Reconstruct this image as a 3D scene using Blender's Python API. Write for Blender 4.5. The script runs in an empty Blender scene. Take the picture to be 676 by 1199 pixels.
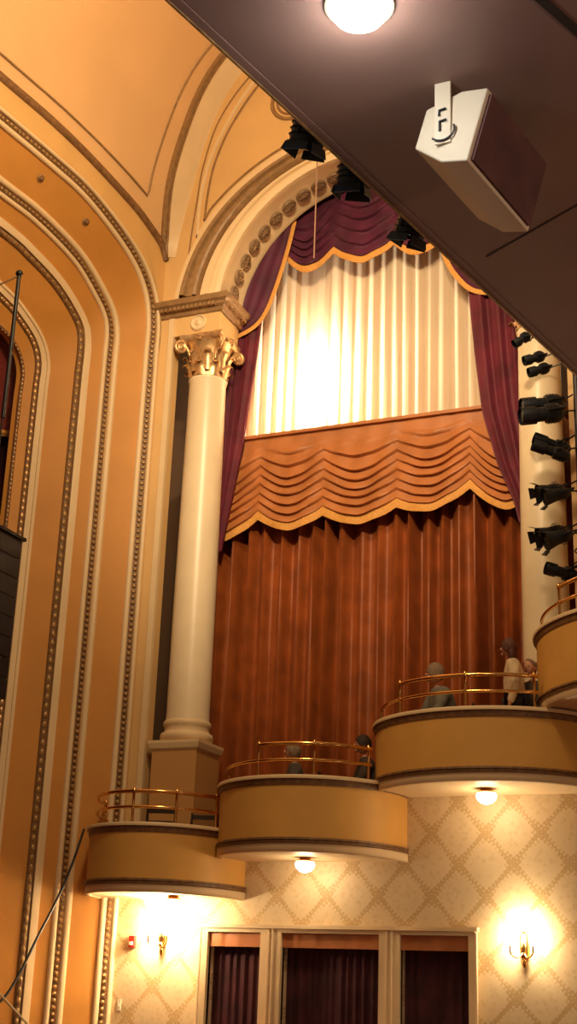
import bpy, math, random
from math import sin, cos, pi, radians, sqrt, atan2
from mathutils import Vector, Matrix

C = bpy.context.scene.collection
scene = bpy.context.scene

# ------------------------------------------------------------------ camera
CZ = 1.3
yaw, pitch, roll = radians(23.6), radians(19.6), radians(2.13)
F = Vector((-sin(yaw)*cos(pitch), cos(yaw)*cos(pitch), sin(pitch)))
R0 = Vector((cos(yaw), sin(yaw), 0)); U0 = R0.cross(F)
RR = cos(roll)*R0 + sin(roll)*U0; UU = -sin(roll)*R0 + cos(roll)*U0
cam = bpy.data.objects.new('camera', bpy.data.cameras.new('camera'))
C.objects.link(cam); scene.camera = cam
M = Matrix((RR, UU, -F)).transposed().to_4x4(); M.translation = (0, 0, CZ)
cam.matrix_world = M
cam.data.sensor_fit = 'VERTICAL'; cam.data.sensor_height = 24
cam.data.lens = 24*1606/1199; cam.data.clip_start = .05

# ------------------------------------------------------------------ world, lights, exposure
scene.view_settings.view_transform = 'Standard'; scene.view_settings.look = 'None'
scene.view_settings.exposure = 0.5; scene.view_settings.gamma = 1
scene.view_settings.use_curve_mapping = False
w = bpy.data.worlds.new('hall_air'); scene.world = w; w.use_nodes = True
w.node_tree.nodes['Background'].inputs[0].default_value = (1.0, .62, .32, 1)
w.node_tree.nodes['Background'].inputs[1].default_value = .10

def lamp(name, kind, loc, power, color, size=.3, rot=None, spot=None, blend=.5):
    l = bpy.data.lights.new(name, kind); l.energy = power; l.color = color
    if kind == 'AREA': l.size = size
    else: l.shadow_soft_size = size
    if spot: l.spot_size = spot; l.spot_blend = blend
    o = bpy.data.objects.new(name, l); o.location = loc
    if rot is not None:
        o.rotation_euler = (Vector(rot)-Vector(loc)).to_track_quat('-Z', 'Y').to_euler()
    C.objects.link(o); return o
WARM = (1, .68, .36)
lamp('house_overhead_fill', 'POINT', (-3.0, 6.0, 12.3), 380, WARM, .5)  # added unseen overhead point for the general light; no chandelier is modelled
lamp('upper_reveal_fill', 'POINT', (-5.5, 11.0, 12.6), 880, (1, .70, .38), .6)  # unseen point light added to brighten the vault and upper reveal
lamp('arch_fill_spot', 'SPOT', (-3.2, 6.0, 12.0), 3000, (1, .74, .45), .3, rot=(-6.8, 17, 9.6), spot=radians(42), blend=.9)  # added spot, no fixture: brightens the column tops and the arch
lamp('soffit_fill', 'POINT', (2.2, 4.2, 3.9), 78, (1, .66, .45), .25)  # unseen point light added to lift the soffit and loudspeaker grille
lamp('box_front_fill', 'POINT', (1.6, 11.0, 2.0), 62, (1, .62, .36), .3)  # fill added for the box fronts, not a fixture of the hall

# ------------------------------------------------------------------ mesh helpers
class MB:
    def __init__(s): s.v = []; s.f = []
    def add(s, vs, fs):
        n = len(s.v); s.v += [tuple(p) for p in vs]; s.f += [tuple(i+n for i in f) for f in fs]; return s
    def box(s, a, b):
        x0, y0, z0 = a; x1, y1, z1 = b
        return s.add([(x0,y0,z0),(x1,y0,z0),(x1,y1,z0),(x0,y1,z0),(x0,y0,z1),(x1,y0,z1),(x1,y1,z1),(x0,y1,z1)],
                     [(0,3,2,1),(4,5,6,7),(0,1,5,4),(1,2,6,5),(2,3,7,6),(3,0,4,7)])
    def obox(s, c, size, mat):
        vs = [Vector(c) + mat @ Vector((i*size[0]/2, j*size[1]/2, k*size[2]/2)) for k in (-1,1) for i, j in ((-1,-1),(1,-1),(1,1),(-1,1))]
        return s.add(vs, [(0,3,2,1),(4,5,6,7),(0,1,5,4),(1,2,6,5),(2,3,7,6),(3,0,4,7)])
    def tube(s, pts, r, n=8, closed=False, caps=True):
        pts = [Vector(p) for p in pts]; N = len(pts)
        rs = r if isinstance(r, (list, tuple)) else [r]*N
        base = len(s.v); ref = None
        for i, p in enumerate(pts):
            a = pts[i-1] if (i > 0 or closed) else pts[0]
            b = pts[(i+1) % N] if (i < N-1 or closed) else pts[-1]
            t = (b-a).normalized() if (b-a).length > 1e-9 else Vector((0,0,1))
            if ref is None:
                ref = Vector((0,0,1)) if abs(t.z) < .9 else Vector((1,0,0))
            u = (ref - t*ref.dot(t)).normalized(); ref = u; w_ = t.cross(u)
            for k in range(n):
                an = 2*pi*k/n; s.v.append(tuple(p + (u*cos(an)+w_*sin(an))*rs[i]))
        for i in range(N if closed else N-1):
            j = (i+1) % N
            for k in range(n):
                k2 = (k+1) % n
                s.f.append((base+i*n+k, base+i*n+k2, base+j*n+k2, base+j*n+k))
        if caps and not closed:
            s.f.append(tuple(base+k for k in range(n))[::-1]); s.f.append(tuple(base+(N-1)*n+k for k in range(n)))
        return s
    def lathe(s, prof, c=(0,0,0), n=32, mat=None, cap=True):
        base = len(s.v); c = Vector(c); mat = mat or Matrix.Identity(3)
        for r, z in prof:
            for k in range(n):
                a = 2*pi*k/n; s.v.append(tuple(c + mat @ Vector((r*cos(a), r*sin(a), z))))
        for i in range(len(prof)-1):
            for k in range(n):
                k2 = (k+1) % n; s.f.append((base+i*n+k, base+i*n+k2, base+(i+1)*n+k2, base+(i+1)*n+k))
        if cap:
            s.f.append(tuple(base+k for k in range(n))[::-1]); s.f.append(tuple(base+(len(prof)-1)*n+k for k in range(n)))
        return s
    def grid(s, rows):
        base = len(s.v); m = len(rows[0])
        for r in rows: s.v += [tuple(p) for p in r]
        for i in range(len(rows)-1):
            for j in range(m-1):
                s.f.append((base+i*m+j, base+i*m+j+1, base+(i+1)*m+j+1, base+(i+1)*m+j))
        return s
    def ball(s, c, r, n=8, m=6, sc=(1,1,1), mat=None):
        c = Vector(c); base = len(s.v); mat = mat or Matrix.Identity(3)
        s.v.append(tuple(c + mat @ Vector((0,0,-r*sc[2]))))
        for i in range(1, m):
            t = -pi/2 + pi*i/m
            for k in range(n):
                a = 2*pi*k/n
                s.v.append(tuple(c + mat @ Vector((r*cos(t)*cos(a)*sc[0], r*cos(t)*sin(a)*sc[1], r*sin(t)*sc[2]))))
        s.v.append(tuple(c + mat @ Vector((0,0,r*sc[2])))); top = len(s.v)-1
        for k in range(n):
            k2 = (k+1) % n
            s.f.append((base, base+1+k2, base+1+k)); s.f.append((top, top-n+k, top-n+k2))
            for i in range(m-2):
                s.f.append((base+1+i*n+k, base+1+i*n+k2, base+1+(i+1)*n+k2, base+1+(i+1)*n+k))
        return s
    def build(s, name, mat, parent=None, smooth=False, local=False):
        me = bpy.data.meshes.new(name); me.from_pydata(s.v, [], s.f)
        import bmesh
        bm = bmesh.new(); bm.from_mesh(me); bmesh.ops.recalc_face_normals(bm, faces=bm.faces); bm.to_mesh(me); bm.free()
        if smooth:
            for p in me.polygons: p.use_smooth = True
            try: me.set_sharp_from_angle(angle=radians(48))
            except Exception: pass
        me.materials.append(mat)
        o = bpy.data.objects.new(name, me); C.objects.link(o)
        if parent:
            o.parent = parent
            if not local: o.matrix_parent_inverse = parent_world(parent).inverted()
        return o

def parent_world(p):
    m = Matrix.LocRotScale(p.location, p.rotation_euler, p.scale)
    return (parent_world(p.parent) @ p.matrix_parent_inverse @ m) if p.parent else m
def tag(o, label=None, cat=None, group=None, kind=None):
    for k, v in (('label', label), ('category', cat), ('group', group), ('kind', kind)):
        if v: o[k] = v
    return o
def thing(name, label, cat, loc=(0,0,0), rz=0, group=None):
    o = bpy.data.objects.new(name, None); C.objects.link(o); o.empty_display_size = .2
    o.location = loc; o.rotation_euler = (0, 0, rz); return tag(o, label, cat, group)
def struct(mb, name, mat, smooth=False): return tag(mb.build(name, mat, smooth=smooth), kind='structure')
def copy_tree(o, parent=None):
    c = o.copy(); C.objects.link(c)
    if parent: c.parent = parent
    for ch in list(o.children): copy_tree(ch, c)
    return c

# ------------------------------------------------------------------ materials
def mat(name, col, rough=.6, metal=0, noise=0, nscale=3, bump=0, bscale=60, emit=None, estr=0, sheen=0, spec=.5, col2=None):
    m = bpy.data.materials.new(name); m.use_nodes = True; nt = m.node_tree; b = nt.nodes['Principled BSDF']
    b.inputs['Base Color'].default_value = (*col, 1); b.inputs['Roughness'].default_value = rough
    b.inputs['Metallic'].default_value = metal; b.inputs['Specular IOR Level'].default_value = spec
    if sheen:
        b.inputs['Sheen Weight'].default_value = sheen; b.inputs['Sheen Roughness'].default_value = .4
        b.inputs['Sheen Tint'].default_value = (*[min(1, c*3+.1) for c in col], 1)
    tc = nt.nodes.new('ShaderNodeTexCoord')
    if noise or col2:
        n = nt.nodes.new('ShaderNodeTexNoise'); n.inputs['Scale'].default_value = nscale; n.inputs['Detail'].default_value = 4
        nt.links.new(tc.outputs['Object'], n.inputs['Vector'])
        mx = nt.nodes.new('ShaderNodeMixRGB'); c2 = col2 or [c*(1-noise) for c in col]; c1 = col if col2 else [min(1, c*(1+noise)) for c in col]
        mx.inputs[1].default_value = (*c1, 1); mx.inputs[2].default_value = (*c2, 1)
        rp = nt.nodes.new('ShaderNodeMapRange'); rp.inputs[1].default_value = .35; rp.inputs[2].default_value = .65
        nt.links.new(n.outputs[0], rp.inputs[0]); nt.links.new(rp.outputs[0], mx.inputs[0]); nt.links.new(mx.outputs[0], b.inputs['Base Color'])
    if bump:
        n = nt.nodes.new('ShaderNodeTexNoise'); n.inputs['Scale'].default_value = bscale
        nt.links.new(tc.outputs['Object'], n.inputs['Vector'])
        bp = nt.nodes.new('ShaderNodeBump'); bp.inputs['Strength'].default_value = bump; bp.inputs['Distance'].default_value = .01
        nt.links.new(n.outputs[0], bp.inputs['Height']); nt.links.new(bp.outputs[0], b.inputs['Normal'])
    if emit:
        b.inputs['Emission Color'].default_value = (*emit, 1); b.inputs['Emission Strength'].default_value = estr
    return m
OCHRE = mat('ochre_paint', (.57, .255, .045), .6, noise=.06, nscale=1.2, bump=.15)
PEACH = mat('peach_paint', (.74, .46, .22), .65, noise=.04, nscale=.8, bump=.1)
CREAM = mat('cream_paint', (.78, .60, .36), .5, noise=.03, nscale=2)
IVORY = mat('ivory_column_paint', (.84, .70, .47), .35, noise=.03, nscale=3)
BROWN = mat('brown_bronze_paint', (.20, .10, .038), .5, noise=.25, nscale=14)
TAUPE = mat('taupe_gold_paint', (.30, .175, .075), .5, noise=.15, nscale=12)
BEADD = mat('antique_gold_bead', (.34, .20, .07), .4, metal=.3, noise=.3, nscale=20)
GOLD = mat('gilding', (.66, .42, .20), .36, metal=.6, noise=.2, nscale=12)
BRASS = mat('polished_brass', (.82, .47, .16), .17, metal=1)
PARA = mat('parapet_ochre', (.68, .37, .085), .55, noise=.05, nscale=2, bump=.1)
SHEER = mat('cream_curtain_cloth', (.86, .70, .50), .9, noise=.05, nscale=2)
RUST = mat('rust_velvet', (.28, .066, .010), .55, noise=.2, nscale=3, sheen=.15, bump=.2, bscale=200)
RUSTV = mat('rust_satin', (.44, .155, .045), .55, noise=.12, nscale=3, sheen=.4)
MAROON = mat('maroon_velvet', (.080, .008, .034), .7, noise=.3, nscale=3, sheen=.6, bump=.2, bscale=200)
MAROOND = mat('maroon_drape_velvet', (.115, .009, .024), .7, noise=.3, nscale=3, sheen=.5, bump=.2, bscale=200)
WINE = mat('dark_wine_cloth', (.05, .008, .014), .85, noise=.3, nscale=4, sheen=.2)
FRINGE = mat('gold_fringe', (.72, .34, .07), .6, noise=.15, nscale=40, bump=.6, bscale=150)
SOFF = mat('mauve_brown_soffit', (.27, .165, .135), .55, noise=.1, nscale=1.5)
DARK = mat('dark_void_paint', (.03, .018, .012), .8)
BLACK = mat('black_metal', (.006, .007, .011), .45, noise=.3, nscale=8)
BLUEB = mat('blue_black_metal', (.008, .026, .060), .4, noise=.3, nscale=8)
WHITEP = mat('off_white_plastic', (.80, .72, .56), .45)
GRILLE = mat('brown_grille_cloth', (.13, .055, .055), .7, noise=.2, nscale=6, bump=.5, bscale=300)
CHROME = mat('lens_glass', (.55, .45, .33), .1, metal=.8)
GLOW = mat('lit_opal_glass', (1, .9, .75), .3, emit=(1, .80, .52), estr=9)
GLOWW = mat('lit_white_glass', (1, .95, .85), .3, emit=(1, .93, .82), estr=30)
RED = mat('red_plastic', (.45, .02, .01), .4)
FLOORM = mat('red_carpet', (.12, .03, .02), .9, noise=.2, nscale=8)
# translucent sheer
nt = SHEER.node_tree; b = nt.nodes['Principled BSDF']; out = nt.nodes['Material Output']
tr = nt.nodes.new('ShaderNodeBsdfTranslucent'); tr.inputs[0].default_value = (.85, .70, .52, 1)
mx = nt.nodes.new('ShaderNodeMixShader'); mx.inputs[0].default_value = .4
nt.links.new(b.outputs[0], mx.inputs[1]); nt.links.new(tr.outputs[0], mx.inputs[2]); nt.links.new(mx.outputs[0], out.inputs[0])

def wallpaper():
    m = bpy.data.materials.new('damask_trellis_wallpaper'); m.use_nodes = True; nt = m.node_tree; b = nt.nodes['Principled BSDF']
    b.inputs['Roughness'].default_value = .5
    N = nt.nodes.new; L = nt.links.new
    def mth(op, a, b_=None, c=None):
        n = N('ShaderNodeMath'); n.operation = op
        for i, x in enumerate((a, b_, c)):
            if x is None: continue
            if isinstance(x, (int, float)): n.inputs[i].default_value = x
            else: L(x, n.inputs[i])
        return n.outputs[0]
    g = N('ShaderNodeNewGeometry'); sp = N('ShaderNodeSeparateXYZ'); L(g.outputs['Position'], sp.inputs[0])
    x, z = sp.outputs[0], sp.outputs[2]
    ns = N('ShaderNodeTexNoise'); ns.inputs['Scale'].default_value = 13; ns.inputs['Detail'].default_value = 3; L(g.outputs['Position'], ns.inputs['Vector'])
    a = mth('MULTIPLY', mth('ADD', x, 4.59+.35), 2*pi/.70); c_ = mth('MULTIPLY', mth('SUBTRACT', z, 3.36), 2*pi/.775)
    # scalloped wobble of the garland
    wob = mth('MULTIPLY', mth('SINE', mth('MULTIPLY', mth('ADD', x, z), 2*pi/.078)), .13)
    wob2 = mth('MULTIPLY', mth('SINE', mth('MULTIPLY', mth('SUBTRACT', x, z), 2*pi/.078)), .13)
    f = mth('ADD', mth('ADD', mth('COSINE', a), mth('COSINE', c_)), mth('ADD', wob, wob2))
    f = mth('ADD', f, mth('MULTIPLY', mth('SUBTRACT', ns.outputs[0], .5), .5))
    line = mth('ABSOLUTE', f)
    mr = N('ShaderNodeMapRange'); mr.inputs[1].default_value = .12; mr.inputs[2].default_value = .42; mr.inputs[3].default_value = 1; mr.inputs[4].default_value = 0; L(line, mr.inputs[0])
    # inner leafy ornament
    n2 = N('ShaderNodeTexVoronoi'); n2.inputs['Scale'].default_value = 15; L(g.outputs['Position'], n2.inputs['Vector'])
    orn = N('ShaderNodeMapRange'); orn.inputs[1].default_value = .25; orn.inputs[2].default_value = .55; orn.inputs[3].default_value = .38; orn.inputs[4].default_value = 0; L(n2.outputs[0], orn.inputs[0])
    core = N('ShaderNodeMapRange'); core.inputs[1].default_value = .7; core.inputs[2].default_value = 1.4; L(mth('ABSOLUTE', f), core.inputs[0])
    o2 = mth('MULTIPLY', orn.outputs[0], core.outputs[0])
    k = mth('MAXIMUM', mr.outputs[0], o2)
    mx = N('ShaderNodeMixRGB'); mx.inputs[1].default_value = (.72, .56, .34, 1); mx.inputs[2].default_value = (.56, .38, .18, 1)
    L(k, mx.inputs[0]); L(mx.outputs[0], b.inputs['Base Color'])
    return m
PAPER = wallpaper()

# ------------------------------------------------------------------ curve helpers
def catmull(P, n):
    P = [Vector(p) for p in P]; Q = [2*P[0]-P[1]] + P + [2*P[-1]-P[-2]]; out = []
    for i in range(1, len(Q)-2):
        for k in range(n):
            t = k/n; p0, p1, p2, p3 = Q[i-1:i+3]
            out.append(.5*((2*p1)+(p2-p0)*t+(2*p0-5*p1+4*p2-p3)*t*t+(3*p1-p0-3*p2+p3)*t**3))
    out.append(Q[-2]); return out
def resample(P, n):
    d = [0]
    for a, b in zip(P, P[1:]): d.append(d[-1]+(b-a).length)
    out = []; j = 0
    for i in range(n):
        s = d[-1]*i/(n-1)
        while j < len(P)-2 and d[j+1] < s: j += 1
        t = (s-d[j])/max(1e-9, d[j+1]-d[j]); out.append(P[j].lerp(P[j+1], min(1, t)))
    return out
def sweep(mb, path, A, Nn, prof):
    rows = [[p + A[i]*a + Nn[i]*b for a, b in prof] for i, p in enumerate(path)]
    mb.grid(rows)
def frames(path, other, flip=1):
    A = []; Nn = []
    for i, p in enumerate(path):
        t = (path[min(i+1, len(path)-1)]-path[max(i-1, 0)]).normalized()
        a = other[i]-p; a = (a - t*a.dot(t)).normalized()
        n = t.cross(a).normalized()*flip
        A.append(a); Nn.append(n)
    return A, Nn

# ------------------------------------------------------------------ room shell
MID = -6.43          # axis of the big side arch
struct(MB().box((-16, -4, -.2), (9, 19, 0)), 'floor', FLOORM)
# wallpaper wall with the curtained openings and the step pattern under the boxes
wl = MB(); Y0, Y1 = 17.0, 17.25
bays = [(-8.33, -7.57), (-7.28, -5.95), (-5.68, -4.80)]
xs = -9.75
for a, b_ in bays:
    wl.box((xs, Y0, 0), (a, Y1, 2.12)); xs = b_
wl.box((xs, Y0, 0), (4, Y1, 2.12))
BX = [(-8.925, 1.065, 1.4, 2.52, 3.38), (-6.86, 1.25, 1.4, 3.0, 3.92), (-4.53, 1.45, 1.3, 3.80, 4.68), (-1.83, 2.0, 2.0, 4.69, 5.69)]   # centre x, half width, depth, underside z, coping z
wl.box((-9.75, Y0, 2.12), (-8.11, Y1, 2.62)); wl.box((-8.11, Y0, 2.12), (-5.98, Y1, 3.10))
wl.box((-5.98, Y0, 2.12), (-3.83, Y1, 3.90)); wl.box((-3.83, Y0, 2.12), (4, Y1, 4.79))
struct(wl, 'wall_right', PAPER)
# upper wall with arch
aw = MB(); ZC = 11.4; RI = 2.28; TOP = 17.5
n = 48; arc = [(MID-RI*cos(pi*k/n), ZC+RI*sin(pi*k/n)) for k in range(n+1)]
for yy in (17.0, 17.67):
    aw.grid([[(x, yy, z) for x, z in arc], [(x, yy, TOP) for x, z in arc]])
aw.grid([[(x, 17.0, z) for x, z in arc], [(x, 17.67, z) for x, z in arc]])
aw.box((-9.5, 17, 11.04), (MID-RI, 17.67, TOP)); aw.box((MID+RI, 17, 11.04), (-3.36, 17.67, TOP))
aw.box((-9.75, 17, 2.6), (-9.5, 17.2, TOP)); aw.box((-3.36, 17, 4.9), (4, 18.4, TOP))
struct(aw, 'wall_upper', mat('spandrel_ochre_lit', (.72, .47, .20), .6, noise=.04, nscale=1.5))  # lighter than the reveal ochre: its stronger light is put into the colour
# back and cheeks of the box recess, shade beside the column put into the brown
struct(MB().box((-11.5, 18.9, 2.4), (4, 19.0, TOP)).box((-11.6, 17.2, 2.4), (-11.5, 19.0, TOP)).box((-11.5, 17.25, 2.3), (-9.49, 18.9, 2.4)), 'wall_back', mat('recess_shade_brown', (.085, .04, .014), .8))
# pilaster arrises
pa = MB(); pa.box((-9.58, 16.96, 2.7), (-9.49, 17.02, 11.35)); pa.box((-3.13, 16.93, 5.3), (-3.05, 17.02, 12.2))
struct(pa, 'trim_1', CREAM)

# archivolt on the wall face
def ell(rx, rz, y, n=64, a0=.10, a1=pi-.10): return [Vector((MID-rx*cos(a0+(a1-a0)*k/n), y, ZC+rz*sin(a0+(a1-a0)*k/n))) for k in range(n+1)]
def band(mb, prof):   # prof: (rx, rz, y)
    mb.grid([ell(*q) for q in prof])
m1 = MB(); band(m1, [(2.28, 2.28, 17.0), (2.28, 2.28, 16.90), (2.34, 2.33, 16.88), (2.36, 2.35, 16.92), (2.46, 2.40, 16.92), (2.48, 2.41, 16.87), (2.52, 2.43, 16.87), (2.54, 2.44, 16.93), (2.64, 2.49, 16.93), (2.66, 2.50, 16.98)])
# intrados cream lining with two arrises
band(m1, [(2.28, 2.28, 16.90), (2.265, 2.265, 16.90), (2.265, 2.265, 17.0), (2.275, 2.275, 17.02), (2.275, 2.275, 17.60), (2.262, 2.262, 17.62), (2.262, 2.262, 17.68)])
struct(m1, 'trim_2', CREAM, True)
m2 = MB(); band(m2, [(2.66, 2.50, 16.98), (2.68, 2.52, 16.86), (2.72, 2.54, 16.84), (2.75, 2.56, 16.89), (2.86, 2.62, 16.89), (2.88, 2.64, 16.83), (2.94, 2.68, 16.82), (2.97, 2.70, 16.86), (2.98, 2.71, 16.99)])
struct(m2, 'trim_3', TAUPE, True)
m3 = MB(); band(m3, [(3.02, 2.78, 17.0), (3.03, 2.79, 16.95), (3.10, 2.87, 16.95), (3.11, 2.88, 17.0)])
struct(m3, 'trim_4', CREAM, True)
ROSM = mat('rosette_bronze', (.22, .13, .06), .5, noise=.2, nscale=15)
# rosettes in the arch soffit
ros0 = None
NR = 25
for k in range(NR):
    a = pi*(k+.5)/NR; r = 2.262
    c = Vector((MID-r*cos(a), 17.33, ZC+r*sin(a))); nin = Vector((cos(a), 0, -sin(a))); tt = Vector((sin(a), 0, cos(a)))
    if ros0 is None:
        mb = MB(); mb.lathe([(.128, 0), (.128, .012), (.11, .03), (.085, .022), (.05, .03), (.035, .045), (.001, .05)], n=16, cap=False)
        for q in range(6):
            an = q*pi/3; mb.ball((.062*cos(an), .062*sin(an), .02), .026, 6, 4)
        ros0 = mb.build('rosette', ROSM, smooth=True); o = ros0
    else: o = ros0.copy(); C.objects.link(o)
    mm = Matrix((tt, nin.cross(tt), nin)).transposed().to_4x4(); mm.translation = c; o.matrix_world = mm
    side = 'left' if k < NR/2 else 'right'
    tag(o, 'round bronze rosette inside the soffit of the big side arch', 'rosette', 'rosettes in the arch soffit')

# capital-level cornices (impost blocks)
def impost(x0, x1):
    mb = MB()
    prof = [(0, 11.36), (.03, 11.38), (.04, 11.43), (.09, 11.46), (.10, 11.50), (.15, 11.53), (.17, 11.60), (.14, 11.63), (0, 11.64)]
    for d, z in ():
        pass
    rows = []
    for d, z in prof:
        rows.append([(x0-d, 17.7, z), (x0-d, 17-d, z), (x1+d, 17-d, z), (x1+d, 17.7, z)])
    mb.grid(rows)
    for i in range(int((x1-x0)/.075)):
        mb.box((x0+.02+i*.075, 16.87, 11.44), (x0+.065+i*.075, 16.95, 11.50))
    for i in range(9):
        for s in ((x1+.05), (x0-.13)):
            mb.box((s, 17.0+i*.075, 11.44), (s+.08, 17.045+i*.075, 11.50))
    return mb
struct(impost(-9.72, -8.69), 'trim_5', TAUPE); struct(impost(-4.17, -3.30), 'trim_6', TAUPE)

# ------------------------------------------------------------------ proscenium reveal (left)
KX = .15
def pro(leg, pts, z0=0, NL=40, NA=90):
    xl, yl = leg
    f = lambda y: xl - KX*(yl-y)
    arch = catmull([Vector((f(y), y, z)) for y, z in pts], 8)
    arch = resample(arch, NA)
    legp = [Vector((xl, yl, z0+(pts[0][1]-z0)*i/NL)) for i in range(NL)]
    return legp+arch
outer = pro((-9.84, 16.91), [(16.91, 10.8), (16.91, 11.27), (16.80, 11.72), (16.49, 12.10), (15.95, 12.40), (15.1, 12.67), (14.3, 12.75), (13.28, 12.80), (11.5, 12.87), (9, 12.95), (6, 12.95)])
midc = pro((-10.35, 16.52), [(16.52, 10.6), (16.52, 11.02), (16.42, 11.30), (16.14, 11.55), (15.58, 11.88), (14.68, 12.08), (13.86, 12.12), (12, 12.2), (9, 12.3), (6, 12.3)])
brown = pro((-10.68, 16.19), [(16.19, 10.2), (16.19, 10.75), (16.07, 11.05), (15.55, 11.39), (14.91, 11.58), (14.26, 11.68), (12, 11.8), (9, 11.9), (6, 11.9)])
gold = pro((-11.12, 15.75), [(15.75, 9.9), (15.75, 10.27), (15.6, 10.56), (15.24, 10.79), (14.83, 10.94), (13.5, 11.2), (11, 11.4), (6, 11.5)])
inner = pro((-11.27, 15.60), [(15.60, 9.7), (15.60, 10.1), (15.43, 10.4), (15.03, 10.58), (13.5, 10.9), (11, 11.1), (6, 11.2)])
Ao, _n = frames(outer, midc); corner = [p-a*.127 for p, a in zip(outer, Ao)]
wp = MB(); wp.grid([corner, outer, midc, brown, gold, inner])
deep = [p + Vector((-.10, -.02, 0)) for p in inner]; wp.grid([inner, deep])
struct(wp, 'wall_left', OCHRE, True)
def molding(mat_, path, other, prof, name, flip=1):
    A, Nn = frames(path, other); mb = MB(); sweep(mb, path, A, Nn, prof); return struct(mb, name, mat_, True)
def check(path, other):   # normal should face the house (+x)
    A, Nn = frames(path, other)
    return A, [n if n.dot(Vector((1, -.6, -.3))) > 0 else -n for n in Nn]
def mold(mat_, path, other, prof, name):
    A, Nn = check(path, other); mb = MB(); sweep(mb, path, A, Nn, prof); return struct(mb, name, mat_, True)
def torus(c, w_, h, n=6): return [(c+w_*(-cos(pi*i/n)), h*sin(pi*i/n)) for i in range(n+1)]
def beads(mat_, path, other, off, h, step, r, sc, name, zmin=.3):
    A, Nn = check(path, other); mb = MB(); d = 0; nxt = 0
    for i in range(len(path)-1):
        L = (path[i+1]-path[i]).length
        while nxt <= d+L:
            t = (nxt-d)/L; p = path[i].lerp(path[i+1], t); T = (path[i+1]-path[i]).normalized()
            if p.z > zmin and p.y > 11.5:
                mm = Matrix((A[i], Nn[i], T)).transposed()
                mb.ball(p+A[i]*off+Nn[i]*h, r, 6, 4, sc, mm)
            nxt += step
        d += L
    return struct(mb, name, mat_, True)
mold(CREAM, outer, midc, torus(-.085, .035, .045)+torus(.075, .045, .05), 'trim_7')
mold(BROWN, outer, midc, [(-.045, .004), (-.04, .012), (.028, .012), (.03, .004)], 'trim_8')
beads(BEADD, outer, midc, -.008, .02, .085, .03, (1, .8, 1.15), 'trim_9')
mold(CREAM, midc, brown, torus(-.095, .05, .05)+torus(.075, .04, .045), 'trim_10')
mold(BROWN, midc, brown, [(-.04, .004), (-.035, .012), (.028, .012), (.033, .004)], 'trim_11')
beads(BEADD, midc, brown, -.005, .02, .085, .03, (1, .8, 1.15), 'trim_12')
mold(CREAM, brown, gold, [(-.17, 0), (-.165, .03), (-.10, .045), (-.06, .045), (-.055, 0)], 'trim_13')
mold(BROWN, brown, gold, torus(0, .055, .035), 'trim_14')
beads(BEADD, brown, gold, 0, .030, .13, .032, (1.1, .5, 1.8), 'trim_15')
mold(CREAM, gold, inner, [(-.19, 0), (-.185, .04), (-.14, .05), (-.13, .03), (-.05, .04), (-.045, 0)], 'trim_16')
mold(BROWN, gold, inner, torus(0, .045, .03), 'trim_17')
beads(GOLD, gold, inner, 0, .025, .11, .028, (1, .6, 1.8), 'trim_18')
dp = [p+Vector((-.1, -.1, 0)) for p in inner]
mold(BROWN, inner, dp, torus(0, .03, .03), 'trim_19')
beads(GOLD, inner, dp, 0, .03, .07, .016, (1, 1, 1), 'trim_20')

# rib along the proscenium, flat face below it
rib = catmull([Vector((-9.75-KX*(17-y), y, z)) for y, z in [(17.0, 12.45), (16.85, 12.66), (16.5, 12.82), (16.06, 12.97), (14.97, 13.18), (14.09, 13.28), (13.11, 13.32), (11, 13.4), (8.5, 13.45), (6, 13.45)]], 8)
rib = resample(rib, 90)
oa = corner[40:]
pf = MB(); pf.grid([rib, oa]); 

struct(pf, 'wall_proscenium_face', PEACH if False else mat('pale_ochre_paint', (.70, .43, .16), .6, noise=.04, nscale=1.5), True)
# vault edge above the side wall (C2): arch line in front of the wall
YC = 16.6
c2 = catmull([Vector((-9.73, 16.98, 12.5)), Vector((-9.66, 16.78, 13.0))]+[Vector((x, YC, z)) for x, z in [(-9.53, 13.66), (-9.35, 14.5), (-9.08, 15.28), (-8.70, 15.88), (-8.1, 16.4), (-7.3, 16.75), (-6.43, 16.9), (-5.5, 16.75), (-4.6, 16.3)]], 10)
c2 = resample(c2, 90)
# pendentive vault patch between rib and c2
S = 24; rows = []
for j in range(S+1):
    s = j/S; rows.append([rib[i].lerp(c2[i], s) + Vector((0, 0, 1))*(.9*s*(1-s)*min(1, i/30)) for i in range(90)])
cp = MB(); cp.grid(rows); struct(cp, 'ceiling', PEACH, True)
# closing vault beyond the patch (over the house)
c3 = MB(); c3.grid([[rows[j][-1] for j in range(S+1)], [rows[j][-1]+Vector((7, 0, 0)) for j in range(S+1)]])
# lunette: from c2 back to the wall plane
def onwall(off): # inset copy of c2 on the wall
    out = []
    for i, p in enumerate(c2):
        t = (c2[min(i+1, 89)]-c2[max(i-1, 0)]).normalized(); nn = Vector((t.z, 0, -t.x))
        q = p+nn*off; out.append(Vector((q.x, 17.0, q.z)))
    return out
# c2 keeps its edge; wall line offset inward
w1 = onwall(.17)
lu = MB(); lu.grid([c2, w1]); struct(lu, 'ceiling_lunette_band', CREAM, True)
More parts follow.
